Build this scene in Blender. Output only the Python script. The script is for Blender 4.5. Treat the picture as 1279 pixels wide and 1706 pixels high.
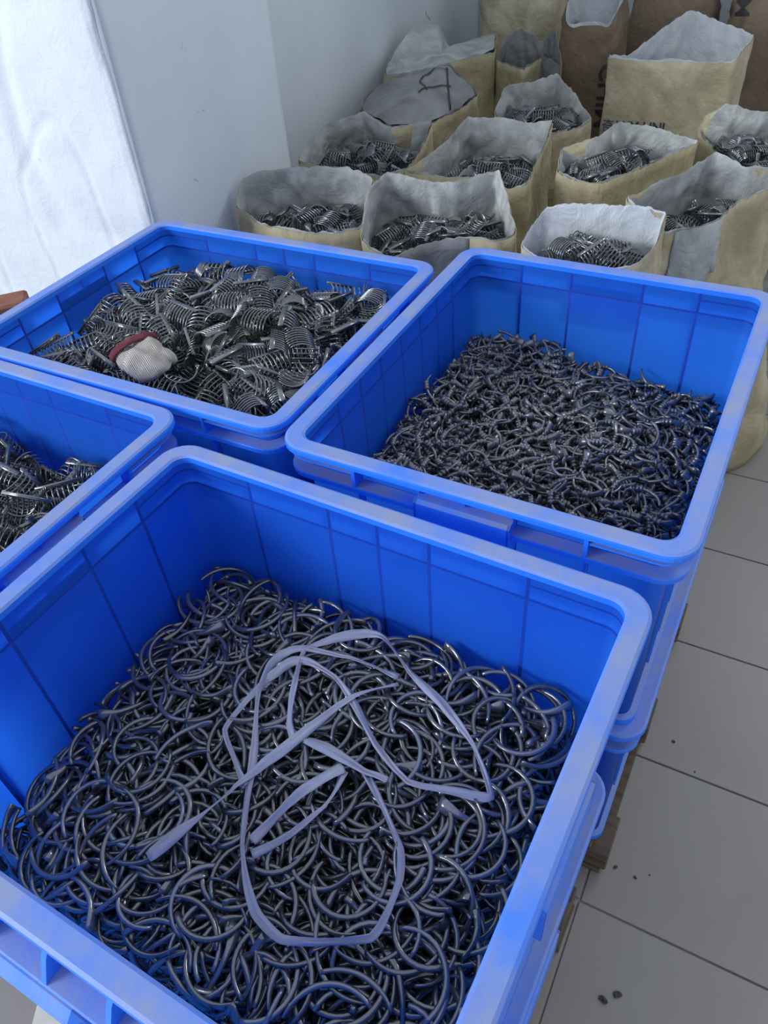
import bpy, bmesh, math, random
import numpy as np
from mathutils import Matrix, Vector, noise
from mathutils.bvhtree import BVHTree

for o in list(bpy.data.objects):
    bpy.data.objects.remove(o, do_unlink=True)
SC = bpy.context.scene
COL = SC.collection

# ------------------------------------------------------------------ camera
CAM_LOC = (0.008, -0.778, 1.762)
PITCH, ROLL, YAW, FPX = 0.746, -0.092, -0.550, 1281.96
def cam_axes():
    cy, sy = math.cos(YAW), math.sin(YAW)
    f = Vector((sy, cy, 0)); r = Vector((cy, -sy, 0)); u = Vector((0, 0, 1))
    f2 = f * math.cos(PITCH) - u * math.sin(PITCH)
    u2 = u * math.cos(PITCH) + f * math.sin(PITCH)
    return r * math.cos(ROLL) + u2 * math.sin(ROLL), u2 * math.cos(ROLL) - r * math.sin(ROLL), f2
cd = bpy.data.cameras.new('camera')
cam = bpy.data.objects.new('camera', cd); COL.objects.link(cam)
_r, _u, _f = cam_axes()
m = Matrix.Identity(4)
for i in range(3):
    m[i][0], m[i][1], m[i][2], m[i][3] = _r[i], _u[i], -_f[i], CAM_LOC[i]
cam.matrix_world = m
cd.sensor_fit = 'HORIZONTAL'; cd.sensor_width = 36.0; cd.lens = 36.0 * FPX / 1279.0
cd.clip_start = 0.02
SC.camera = cam

# ------------------------------------------------------------------ light
W = bpy.data.worlds.new('world'); SC.world = W; W.use_nodes = True
W.node_tree.nodes['Background'].inputs[0].default_value = (0.80, 0.89, 1.0, 1)
W.node_tree.nodes['Background'].inputs[1].default_value = 0.62
def area(name, loc, target, sx, sy, power, color):
    l = bpy.data.lights.new(name, 'AREA'); l.shape = 'RECTANGLE'; l.size = sx; l.size_y = sy
    l.energy = power; l.color = color
    o = bpy.data.objects.new(name, l); COL.objects.link(o); o.location = loc
    o.rotation_euler = (Vector(target) - Vector(loc)).to_track_quat('-Z', 'Y').to_euler()
    return o
area('window_light', (-6.0, -6.2, 4.1), (-0.6, 0.3, 0.75), 3.6, 2.8, 640, (0.88, 0.94, 1.0))
area('back_fill_light', (1.6, 5.2, 3.9), (-0.6, 0.2, 0.85), 1.6, 1.2, 70, (0.90, 0.95, 1.0))  # fill light added behind the back wall for highlights, not a window
SC.view_settings.view_transform = 'Standard'; SC.view_settings.look = 'None'
SC.view_settings.gamma = 1.0; SC.view_settings.use_curve_mapping = False
SC.view_settings.exposure = 0.38

# ------------------------------------------------------------------ helpers
RNG = np.random.default_rng(7)
random.seed(7)
def tag(o, label=None, cat=None, group=None, kind=None):
    if label: o['label'] = label
    if cat: o['category'] = cat
    if group: o['group'] = group
    if kind: o['kind'] = kind
    return o
def empty(name, loc=(0, 0, 0), rz=0.0):
    o = bpy.data.objects.new(name, None); COL.objects.link(o)
    o.location = loc; o.rotation_euler = (0, 0, rz); o.empty_display_size = 0.05
    return o
def mesh(name, V, F, mat=None, smooth=False):
    me = bpy.data.meshes.new(name)
    me.from_pydata([tuple(map(float, v)) for v in V], [], [tuple(int(i) for i in f) for f in F])
    if smooth: me.polygons.foreach_set('use_smooth', [True] * len(me.polygons))
    if mat: me.materials.append(mat)
    me.update()
    return me
def quadmesh(name, V, Q, mat=None, smooth=True):
    V = np.asarray(V, np.float32); Q = np.asarray(Q, np.int32)
    me = bpy.data.meshes.new(name)
    me.vertices.add(len(V)); me.vertices.foreach_set('co', V.ravel())
    me.loops.add(Q.size); me.loops.foreach_set('vertex_index', Q.ravel())
    me.polygons.add(len(Q)); me.polygons.foreach_set('loop_start', np.arange(0, Q.size, 4, dtype=np.int32))
    if smooth: me.polygons.foreach_set('use_smooth', np.ones(len(Q), bool))
    if mat: me.materials.append(mat)
    me.update(calc_edges=True)
    return me
def link(name, me, parent=None, loc=None, kind=None):
    o = bpy.data.objects.new(name, me); COL.objects.link(o)
    if parent: o.parent = parent
    if loc: o.location = loc
    if kind: o['kind'] = kind
    return o
def copy_tree(o, parent=None):
    c = o.copy(); COL.objects.link(c)
    if parent: c.parent = parent
    for ch in list(o.children): copy_tree(ch, c)
    return c
def box_vf(x0, x1, y0, y1, z0, z1, b=0.0):
    """box with chamfered edges (b) as V, F"""
    bm = bmesh.new()
    bmesh.ops.create_cube(bm, size=1.0)
    for v in bm.verts:
        v.co = Vector((x0 + (v.co.x + .5) * (x1 - x0), y0 + (v.co.y + .5) * (y1 - y0), z0 + (v.co.z + .5) * (z1 - z0)))
    if b > 0: bmesh.ops.bevel(bm, geom=bm.edges[:], offset=b, segments=1, affect='EDGES')
    V = [v.co.copy() for v in bm.verts]; bm.verts.index_update()
    F = [[v.index for v in f.verts] for f in bm.faces]
    bm.free(); return V, F
def boxm(name, x0, x1, y0, y1, z0, z1, b=0.0, mat=None):
    V, F = box_vf(x0, x1, y0, y1, z0, z1, b); return mesh(name, V, F, mat)

# ------------------------------------------------------------------ materials
def mat_new(name):
    m = bpy.data.materials.new(name); m.use_nodes = True
    nt = m.node_tree; p = nt.nodes['Principled BSDF']
    return m, nt, p
def N(nt, t, **kw):
    n = nt.nodes.new(t)
    for k, v in kw.items(): setattr(n, k, v)
    return n
def noise_tex(nt, scale, detail=4, rough=.55, dist=0.0, coord='Object', stretch=None):
    tc = N(nt, 'ShaderNodeTexCoord'); t = N(nt, 'ShaderNodeTexNoise')
    t.inputs['Scale'].default_value = scale; t.inputs['Detail'].default_value = detail
    t.inputs['Roughness'].default_value = rough; t.inputs['Distortion'].default_value = dist
    if stretch:
        mp = N(nt, 'ShaderNodeMapping'); mp.inputs['Scale'].default_value = stretch
        nt.links.new(tc.outputs[coord], mp.inputs[0]); nt.links.new(mp.outputs[0], t.inputs['Vector'])
    else: nt.links.new(tc.outputs[coord], t.inputs['Vector'])
    return t
def ramp(nt, fac, stops):
    r = N(nt, 'ShaderNodeValToRGB'); nt.links.new(fac, r.inputs[0])
    e = r.color_ramp.elements
    e[0].position, e[0].color = stops[0][0], (*stops[0][1], 1)
    e[1].position, e[1].color = stops[-1][0], (*stops[-1][1], 1)
    for p, c in stops[1:-1]:
        x = e.new(p); x.color = (*c, 1)
    return r
def mixc(nt, fac, a, b):
    x = N(nt, 'ShaderNodeMix', data_type='RGBA')
    if hasattr(fac, 'links'): nt.links.new(fac, x.inputs[0])
    else: x.inputs[0].default_value = fac
    for s, i in ((a, 6), (b, 7)):
        if hasattr(s, 'links'): nt.links.new(s, x.inputs[i])
        else: x.inputs[i].default_value = (*s, 1)
    return x.outputs[2]
def bump(nt, p, h, strength, dist):
    b = N(nt, 'ShaderNodeBump'); b.inputs['Strength'].default_value = strength; b.inputs['Distance'].default_value = dist
    nt.links.new(h, b.inputs['Height']); nt.links.new(b.outputs[0], p.inputs['Normal']); return b
def translucent_mix(m, nt, p, color, fac):
    t = N(nt, 'ShaderNodeBsdfTranslucent')
    if hasattr(color, 'links'): nt.links.new(color, t.inputs[0])
    else: t.inputs[0].default_value = (*color, 1)
    x = N(nt, 'ShaderNodeMixShader'); x.inputs[0].default_value = fac
    nt.links.new(p.outputs[0], x.inputs[1]); nt.links.new(t.outputs[0], x.inputs[2])
    nt.links.new(x.outputs[0], nt.nodes['Material Output'].inputs[0])

BLUE = (0.022, 0.185, 0.88)
def m_plastic_blue(name, trans, dust):
    m, nt, p = mat_new(name)
    n = noise_tex(nt, 9, 5)
    base = mixc(nt, n.outputs[0], (BLUE[0] * .8, BLUE[1] * .85, BLUE[2] * .9), (BLUE[0] * 1.3, BLUE[1] * 1.15, BLUE[2]))
    g = N(nt, 'ShaderNodeNewGeometry'); s = N(nt, 'ShaderNodeSeparateXYZ'); nt.links.new(g.outputs['Normal'], s.inputs[0])
    up = ramp(nt, s.outputs[2], [(.55, (0, 0, 0)), (.9, (1, 1, 1))])
    dn = noise_tex(nt, 5.5, 6, .65, coord='Object')
    dr = ramp(nt, dn.outputs[0], [(.32, (.12, .12, .12)), (.62, (dust, dust, dust))])
    mul = N(nt, 'ShaderNodeMath', operation='MULTIPLY'); nt.links.new(up.outputs[0], mul.inputs[0]); nt.links.new(dr.outputs[0], mul.inputs[1])
    c = mixc(nt, mul.outputs[0], base, (.30, .31, .36))
    nt.links.new(c, p.inputs['Base Color'])
    rr = N(nt, 'ShaderNodeMapRange'); rr.inputs[3].default_value = .36; rr.inputs[4].default_value = .75
    nt.links.new(mul.outputs[0], rr.inputs[0]); nt.links.new(rr.outputs[0], p.inputs['Roughness'])
    fn = noise_tex(nt, 160, 3); bump(nt, p, fn.outputs[0], .08, .002)
    if trans: translucent_mix(m, nt, p, base, trans)
    return m
M_BLUE = m_plastic_blue('blue_plastic_wall', .60, .15)
M_RIM = m_plastic_blue('blue_plastic_rim', 0.0, .78)

M_WEBSHADE, _nt, _p = mat_new('blue_plastic_web_shade'); _p.inputs['Base Color'].default_value = (.003, .042, .36, 1); _p.inputs['Roughness'].default_value = .45  # shade of ribs and ledges through the wall, painted as opaque darker blue
def m_simple(name, c0, c1, rough, scale, bs=.2, bd=.002, metal=0, stretch=None, spec=.5):
    m, nt, p = mat_new(name)
    n = noise_tex(nt, scale, 5, stretch=stretch)
    r = ramp(nt, n.outputs[0], [(.3, c0), (.7, c1)]); nt.links.new(r.outputs[0], p.inputs['Base Color'])
    p.inputs['Roughness'].default_value = rough; p.inputs['Metallic'].default_value = metal
    p.inputs['Specular IOR Level'].default_value = spec
    if bs: bump(nt, p, n.outputs[0], bs, bd)
    return m
def m_tooth(name, c0, c1, rough):
    """dark moulded plastic; every single piece gets its own shade"""
    m, nt, p = mat_new(name)
    ge = N(nt, 'ShaderNodeNewGeometry'); oi = N(nt, 'ShaderNodeObjectInfo')
    ad = N(nt, 'ShaderNodeMath', operation='ADD'); nt.links.new(ge.outputs['Random Per Island'], ad.inputs[0]); nt.links.new(oi.outputs['Random'], ad.inputs[1])
    fr = N(nt, 'ShaderNodeMath', operation='FRACT'); nt.links.new(ad.outputs[0], fr.inputs[0])
    r = ramp(nt, fr.outputs[0], [(0, c0), (.75, c1), (1, (c1[0] * 1.1, c1[1] * 1.15, c1[2] * 1.5))])
    nt.links.new(r.outputs[0], p.inputs['Base Color'])
    p.inputs['Roughness'].default_value = rough; p.inputs['Specular IOR Level'].default_value = 1.0; p.inputs['IOR'].default_value = 1.7; p.inputs['Coat Weight'].default_value = .4; p.inputs['Coat Roughness'].default_value = .12
    return m
M_TOOTH = m_tooth('dark_arc_plastic', (.016, .02, .03), (.075, .082, .10), .21)
M_HOOK = m_tooth('dark_hook_plastic', (.022, .024, .032), (.075, .078, .092), .36)
M_COMB = m_tooth('dark_comb_plastic', (.02, .023, .025), (.07, .076, .08), .20)
M_COMB2 = m_tooth('dark_comb_bar_plastic', (.04, .044, .046), (.10, .106, .11), .28)

def m_wall(name, c0, c1, speck, bs):
    m, nt, p = mat_new(name)
    n = noise_tex(nt, 1.7, 6, .6); r = ramp(nt, n.outputs[0], [(.3, c0), (.7, c1)])
    n2 = noise_tex(nt, 15, 3, .6, .6); sp = ramp(nt, n2.outputs[0], [(.70, (0, 0, 0)), (.76, (1, 1, 1))])
    c = mixc(nt, sp.outputs[0], r.outputs[0], speck)
    nt.links.new(c, p.inputs['Base Color']); p.inputs['Roughness'].default_value = .85
    n3 = noise_tex(nt, 14, 8, .7, .4); bump(nt, p, n3.outputs[0], bs, .012)
    return m
M_WALL = m_wall('painted_wall', (.54, .59, .64), (.64, .69, .73), (.16, .18, .21), .10)
M_PILLAR = m_wall('whitewashed_plaster', (.54, .58, .63), (.63, .67, .71), (.36, .39, .44), .5)
M_TILE = m_simple('floor_tile_glaze', (.255, .23, .208), (.30, .274, .25), .38, 2.2, .05, .002)
M_GROUT = m_simple('grout', (.05, .046, .042), (.42, .40, .37), .9, 1.6, .3, .003)
M_WOOD = m_simple('pallet_wood', (.05, .036, .026), (.16, .115, .075), .8, 6, .4, .004, stretch=(1, 8, 8))
M_BRICK = m_simple('red_brick', (.16, .06, .04), (.27, .11, .07), .9, 30, .5, .004)
M_CRUMB = m_simple('dried_dirt', (.035, .03, .028), (.09, .08, .07), .9, 60, .5, .004)
M_PAPER = m_simple('cream_paper', (.52, .49, .42), (.66, .63, .56), .8, 12, .2, .003)
def m_kraft(name, c0, c1, c2):
    m, nt, p = mat_new(name)
    n = noise_tex(nt, 5, 6, .6, .5); r = ramp(nt, n.outputs[0], [(.28, c0), (.5, c1), (.74, c2)])
    st = noise_tex(nt, 3.0, 6, .7, 1.5); sm = ramp(nt, st.outputs[0], [(.56, (0, 0, 0)), (.72, (.55, .55, .55))])
    c = mixc(nt, sm.outputs[0], r.outputs[0], (c0[0] * .62, c0[1] * .6, c0[2] * .58))
    nt.links.new(c, p.inputs['Base Color']); p.inputs['Roughness'].default_value = .75
    n2 = noise_tex(nt, 13, 8, .62, .35); bump(nt, p, n2.outputs[0], .6, .025)
    return m
M_KRAFT = m_kraft('woven_kraft', (.25, .21, .118), (.38, .325, .20), (.58, .51, .35))
M_BROWN = m_kraft('brown_kraft', (.14, .10, .066), (.20, .147, .098), (.265, .195, .13))
M_PALE = m_kraft('pale_kraft', (.29, .24, .145), (.45, .385, .255), (.68, .61, .46))
def m_liner(name, c0, c1):
    m, nt, p = mat_new(name)
    n = noise_tex(nt, 6, 6, .6, 1.0); r = ramp(nt, n.outputs[0], [(.3, c0), (.72, c1)])
    nt.links.new(r.outputs[0], p.inputs['Base Color']); p.inputs['Roughness'].default_value = .42
    n2 = noise_tex(nt, 9, 8, .65, 2.0); bump(nt, p, n2.outputs[0], .55, .02)
    translucent_mix(m, nt, p, r.outputs[0], .25)
    return m
M_LINER = m_liner('grey_liner', (.28, .29, .29), (.70, .72, .71))
M_LINERW = m_liner('white_liner', (.60, .63, .66), (.86, .89, .92))
M_LINERD = m_liner('dark_liner', (.19, .19, .19), (.40, .40, .41))
M_INK = m_simple('black_ink', (.02, .018, .018), (.04, .036, .036), .7, 40, 0)
M_INKB = m_simple('teal_ink', (.02, .05, .07), (.035, .08, .10), .7, 40, 0)
M_INKV = m_simple('violet_ink', (.05, .05, .14), (.08, .075, .2), .7, 40, 0)
def m_strap():
    m, nt, p = mat_new('lavender_strap')
    n = noise_tex(nt, 30, 6, .6, coord='UV', stretch=(0.06, 3.4, 1))
    r = ramp(nt, n.outputs[0], [(.36, (.27, .29, .48)), (.62, (.68, .71, .90))])
    nt.links.new(r.outputs[0], p.inputs['Base Color']); p.inputs['Roughness'].default_value = .38
    bump(nt, p, n.outputs[0], .5, .003); translucent_mix(m, nt, p, r.outputs[0], .25); return m
M_STRAP = m_strap()
def m_knit(name, c0, c1):
    m, nt, p = mat_new(name)
    tc = N(nt, 'ShaderNodeTexCoord'); w = N(nt, 'ShaderNodeTexWave'); w.inputs['Scale'].default_value = 95; w.inputs['Distortion'].default_value = 3; w.inputs['Detail'].default_value = 2
    nt.links.new(tc.outputs['Object'], w.inputs['Vector'])
    n = noise_tex(nt, 35, 5, .7); r = ramp(nt, n.outputs[0], [(.3, c0), (.65, c1)])
    c = mixc(nt, w.outputs[0], (c0[0] * .7, c0[1] * .7, c0[2] * .7), r.outputs[0])
    nt.links.new(c, p.inputs['Base Color']); p.inputs['Roughness'].default_value = .95
    bump(nt, p, w.outputs[0], .8, .003); return m
M_KNIT = m_knit('knit_cotton', (.42, .38, .35), (.72, .68, .64))
M_HEM = m_knit('maroon_hem', (.13, .02, .035), (.30, .07, .09))

# ------------------------------------------------------------------ room shell
V, F = box_vf(-2.6, 1.6, -1.45, 4.1, -.06, -.0045)
floor = tag(link('floor', mesh('floor', V, F, M_GROUT)), kind='structure')
S = .391
tm = boxm('tile', 0, S - .0045, 0, S - .0045, -.0045, 0, .0012, M_TILE)
for i in range(-5, 4):
    for k in range(-3, 7):
        t = link('tile', tm, floor, (-.025 + i * S, 1.499 - (k + 1) * S, 0.0005 * random.random()))
        t.rotation_euler = (0, 0, 0.005)
def grid_wall(name, origin, ax, ay, nx, ny, th, disp, mat, edge=None):
    """plaster sheet with real relief, origin + ax*u + ay*v, thickness th behind"""
    o, ax, ay = Vector(origin), Vector(ax), Vector(ay); n = ax.cross(ay).normalized()
    V = []; F = []
    for j in range(ny + 1):
        for i in range(nx + 1):
            u, v = i / nx, j / ny
            P = o + ax * u + ay * v
            P = P + n * disp(P, u, v)
            if edge: P = edge(P, u, v)
            V.append(P)
    for j in range(ny):
        for i in range(nx):
            a = j * (nx + 1) + i; F.append((a, a + 1, a + nx + 2, a + nx + 1))
    # back sheet and rim
    b = len(V); c4 = [o, o + ax, o + ax + ay, o + ay]; V += [p - n * th for p in c4]
    F.append((b + 3, b + 2, b + 1, b))
    br = [i for i in range(nx + 1)]; tp = [ny * (nx + 1) + i for i in range(nx + 1)]
    lf = [j * (nx + 1) for j in range(ny + 1)]; rt = [j * (nx + 1) + nx for j in range(ny + 1)]
    F.append([b, b + 1] + br[::-1]); F.append([b + 2, b + 3] + tp); F.append([b + 3, b] + lf); F.append([b + 1, b + 2] + rt[::-1])
    o_ = tag(link(name, mesh(name, V, F, mat, True)), kind='structure'); return o_
def rid(P, s, seed):
    q = Vector((P.x * s + seed, P.y * s, P.z * s * .45))
    return 1 - abs(noise.noise(q)) * 2
def pil_disp(P, u, v):
    a = noise.noise(P * 3.1) * .006 + noise.noise(P * 11) * .003
    k = max(0, rid(P, 2.2, 3.7) - .80) * .05
    k2 = max(0, rid(P, 5.0, 9.1) - .86) * .045
    return a - k - k2
def pil_edge(P, u, v):
    if u > .985: P = P + Vector((noise.noise(Vector((1.3, P.z * 9, 0))) * .008 - .003 + min(0, noise.noise(Vector((7.3, P.z * 31, 0))) + .25) * .012, 0.004, 0))
    return P
grid_wall('wall_pillar', (-2.6, .735, 0), (1.018, 0, 0), (0, 0, 2.6), 90, 210, .64, pil_disp, M_PILLAR, pil_edge)
wd = lambda P, u, v: noise.noise(P * 2.3) * .004 + noise.noise(P * 9) * .0012
grid_wall('wall_pillar_side', (-1.574, .744, 0), (0, .668, 0), (0, 0, 2.6), 24, 80, .04, wd, M_WALL)
grid_wall('wall_left', (-1.845, 1.395, 0), (0, 2.3, 0), (0, 0, 2.6), 40, 50, .1, wd, M_WALL)
grid_wall('wall_back', (-1.86, 3.665, 0), (3.46, 0, 0), (0, 0, 2.6), 50, 50, .1, wd, M_WALL)

# ------------------------------------------------------------------ pallets
def pallet(loc, rz, label):
    r = tag(empty('wooden_pallet', loc, rz), label, 'pallet', 'pallets under the crate stacks')
    dm = boxm('deck_board', -.290, .290, -.055, .055, .0785, .0935, .002, M_WOOD)
    for k in range(6): link('deck_board', dm, r, (0, -.335 + k * .134, 0))
    bm_ = boxm('block', -.06, .06, -.05, .05, .015, .0785, .003, M_WOOD)
    sm_ = boxm('bottom_board', -.05, .05, -.395, .395, .001, .015, .002, M_WOOD)
    for x in (-.27, 0, .27):
        link('bottom_board', sm_, r, (x, 0, 0))
        for y in (-.34, 0, .34): link('block', bm_, r, (x, y, 0))
    return r

# ------------------------------------------------------------------ crates
SW, SL, HC = .67, .80, .4530
def rloop(w, l, r, n=7):
    P = []
    for cx, cy, a0 in ((w / 2 - r, -l / 2 + r, -90), (w / 2 - r, l / 2 - r, 0), (-w / 2 + r, l / 2 - r, 90), (-w / 2 + r, -l / 2 + r, 180)):
        for k in range(n + 1):
            a = math.radians(a0 + 90 * k / n); P.append((cx + r * math.cos(a), cy + r * math.sin(a)))
    return P
def loft(prof, closed, cap=False, R=.048):
    V = []; F = []; n = None
    for ins, z in prof:
        L = rloop(SW - 2 * ins, SL - 2 * ins, max(.012, R - ins * .75)); n = len(L)
        V += [(x, y, z) for x, y in L]
    m_ = len(prof)
    for j in range(m_ if closed else m_ - 1):
        for i in range(n):
            a, b = j * n + i, j * n + (i + 1) % n; c, d = ((j + 1) % m_) * n + (i + 1) % n, ((j + 1) % m_) * n + i
            F.append((a, b, c, d))
    if cap: F.append([(m_ - 1) * n + i for i in range(n)][::-1])
    return V, F
def partial_ring(x_off, y_off, sx, sy, prof):
    """plate running round one corner between the outermost ribs of both sides"""
    V = []; F = []; n = None
    for ins, z in prof:
        L = rloop(SW - 2 * ins, SL - 2 * ins, max(.012, .048 - ins * .75))[8:16]     # the +x +y corner
        L = [(L[0][0], y_off)] + L + [(x_off, L[-1][1])]; n = len(L)
        V += [(x * sx, y * sy, z) for x, y in L]
    m_ = len(prof); fl = sx * sy < 0
    for j in range(m_):
        for i in range(n - 1):
            f = (j * n + i, j * n + i + 1, ((j + 1) % m_) * n + i + 1, ((j + 1) % m_) * n + i)
            F.append(f[::-1] if fl else f)
    e0 = [j * n for j in range(m_)]; e1 = [j * n + n - 1 for j in range(m_)]
    F.append(e0 if not fl else e0[::-1]); F.append(e1[::-1] if not fl else e1)
    return V, F
SH_OFF = (-.19, .19); LO_OFF5 = (-.235, -.085, 0, .085, .235); LO_OFF7 = (-.245, -.165, -.085, 0, .085, .165, .245)
def crate(long_off):
    r = empty('plastic_crate')
    H = HC
    # wall shell: bands at ledges and ribs carry their shade, painted in darker blue
    prof = [(.031, -.006), (.0312, -.0255), (.0312, -.0295), (.0314, -.0535), (.0315, -.0585), (.0335, -.066), (.0350, -H + .012), (.039, -H + .006), (.050, -H + .0035)]
    V = []; F = []; MI = []; hw = .0028
    for ins, z in prof:
        L = rloop(SW - 2 * ins, SL - 2 * ins, max(.012, .048 - ins * .75)); P = []
        for q in range(4):
            P += L[q * 8:q * 8 + 8]; offs = long_off if q % 2 == 0 else (-.19, -.0765, .0765, .19)
            sg = (1, -1, -1, 1)[q]
            for c in sorted([sg * a for a in offs]) if sg > 0 else sorted(offs, reverse=True):
                for e in (-hw, hw):
                    t = c + e * sg
                    P.append((L[q * 8 + 7][0], t) if q % 2 == 0 else (t, L[q * 8 + 7][1]))
        n = len(P); V += [(x, y, z) for x, y in P]
    starts = [0]
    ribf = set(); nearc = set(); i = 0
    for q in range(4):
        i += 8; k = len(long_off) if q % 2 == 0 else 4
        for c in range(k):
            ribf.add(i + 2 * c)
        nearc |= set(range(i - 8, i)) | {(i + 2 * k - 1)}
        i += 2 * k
    for j in range(len(prof) - 1):
        for i in range(n):
            F.append((j * n + i, j * n + (i + 1) % n, (j + 1) * n + (i + 1) % n, (j + 1) * n + i))
            thick = j == 3 or (i in ribf) or (j == 1 and i in nearc)  # rib and ledge bands take the painted shade colour
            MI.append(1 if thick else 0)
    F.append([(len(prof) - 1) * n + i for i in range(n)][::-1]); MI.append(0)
    bm_ = mesh('crate_body', V, F, M_BLUE, True); bm_.materials.append(M_WEBSHADE); bm_.polygons.foreach_set('material_index', MI)
    link('body', bm_, r)
    V, F = loft([(.0315, -.013), (.0315, -.003), (.0275, 0), (.005, 0), (.001, -.0025), (0, -.006), (0, -.013), (.003, -.013), (.003, -.008), (.028, -.008), (.0285, -.013)], True)
    link('rim', mesh('crate_rim', V, F, M_RIM), r)
    V, F = loft([(.0310, -.054), (.007, -.054), (.006, -.056), (.006, -.064), (.0085, -.064), (.009, -.0575), (.0310, -.0575)], True)
    link('ledge', mesh('crate_ledge', V, F, M_RIM), r)
    V, F = loft([(.0348, -H + .016), (.024, -H + .014), (.0235, -H + .001), (.0245, -H), (.062, -H), (.062, -H + .003), (.040, -H + .005)], True)
    link('foot', mesh('crate_foot', V, F, M_RIM), r)
    for sx in (1, -1):
        for sy in (1, -1):
            V, F = partial_ring(.19, long_off[-1], sx, sy, [(.0308, -.026), (.008, -.026), (.008, -.029), (.0308, -.029)])
            link('corner_ledge', mesh('crate_corner_ledge', V, F, M_RIM), r)
    # gussets above the ledge with the rib that runs on below it
    def gus(z0, z1, d0, d1, th):     # profile in (depth from face, z), outward = -y
        prof = [(.0308, z0), (d0, z0), (d0 + .001, z0 - .01), (d1, z1), (.0308, z1)]
        V = [(s * th, -SL / 2 + d, z) for s in (-.5, .5) for d, z in prof]; n = len(prof)
        F = [list(range(n))[::-1], list(range(n, 2 * n))] + [(i, (i + 1) % n, n + (i + 1) % n, n + i) for i in range(n)]
        return mesh('crate_gusset', V, F, M_RIM)
    gm = gus(-.012, -.0545, .005, .0065, .006); rm_prof = [(.0308, -.057), (.018, -.057), (.026, -.14), (.0300, -HC + .03), (.0341, -HC + .03), (.0329, -.07)]
    V = [(s * .005, -SL / 2 + d, z) for s in (-.5, .5) for d, z in rm_prof]; n = 6
    rm = mesh('crate_rib', V, [list(range(n))[::-1], list(range(n, 2 * n))] + [(i, (i + 1) % n, n + (i + 1) % n, n + i) for i in range(n)], M_RIM)
    cm = gus(-.010, -.032, .008, .014, .004)
    # the handle: hollow pocket below the rim on each short side
    hp = [(.0309, -.034), (.004, -.034), (-.003, -.038), (-.003, -.105), (.0, -.105), (.0, -.041), (.0309, -.0375)]
    Vh = [(x, -SL / 2 + d, z) for x in (-.078, -.074, .074, .078) for d, z in hp]
    solid = [(.0309, -.034), (.004, -.034), (-.003, -.038), (-.003, -.105), (.0330, -.105), (.0328, -.068), (.0309, -.06)]
    hn = len(hp); Fh = []
    for k in range(3): Fh += [(k * hn + i, k * hn + (i + 1) % hn, (k + 1) * hn + (i + 1) % hn, (k + 1) * hn + i) for i in range(hn)]
    Fh += [list(range(hn))[::-1], list(range(3 * hn, 4 * hn))]
    b = len(Vh); sn = len(solid)
    for x0, x1 in ((-.0785, -.0745), (.0745, .0785)):
        q = len(Vh); Vh += [(x, -SL / 2 + d, z) for x in (x0, x1) for d, z in solid]
        Fh += [[q + i for i in range(sn)][::-1], [q + sn + i for i in range(sn)]] + [(q + i, q + (i + 1) % sn, q + sn + (i + 1) % sn, q + sn + i) for i in range(sn)]
    hm_ = mesh('crate_handle', Vh, Fh, M_RIM)
    for a in (0, math.pi):
        for x in SH_OFF:
            for me, nm in ((gm, 'gusset'), (rm, 'rib')):
                o = link(nm, me, r); o.matrix_local = Matrix.Rotation(a, 4, 'Z') @ Matrix.Translation((x, 0, 0))
        o = link('handle', hm_, r); o.rotation_euler = (0, 0, a)
        for x in (-.0765, 0, .0765):
            o = link('gusset', cm, r); o.matrix_local = Matrix.Rotation(a, 4, 'Z') @ Matrix.Translation((x, 0, 0))
        for x in long_off:
            for me, nm in ((gm, 'gusset'), (rm, 'rib')):
                o = link(nm, me, r)
                o.matrix_local = Matrix.Rotation(a + math.pi / 2, 4, 'Z') @ Matrix.Translation((x, (SL - SW) / 2, 0))
    return r
CR = {'A': (-.041, -.741, -.022, True), 'B': (0, 0, 0, False), 'C': (-.683, .023, .007, True), 'D': (-.866, -.660, -.004, True)}
def crate_frame(k):
    x, y, w, rot = CR[k]
    lx, ly = (SL, SW) if rot else (SW, SL)
    c, s = math.cos(w), math.sin(w)
    cx, cy = x - c * lx / 2 - s * ly / 2, y - s * lx / 2 + c * ly / 2
    return cx, cy, w, rot, lx, ly
proto5 = crate(LO_OFF5); proto7 = crate(LO_OFF7)
used = {proto5: False, proto7: False}
def put_crate(k, z, label, group):
    cx, cy, w, rot, lx, ly = crate_frame(k)
    p = proto7 if k == 'B' else proto5
    o = copy_tree(p) if used[p] else p; used[p] = True
    o.location = (cx, cy, z); o.rotation_euler = (0, 0, w + (math.pi / 2 if rot else 0))
    tag(o, label, 'crate', group)
    return o
P_ST = .453
FRONT = []
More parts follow.
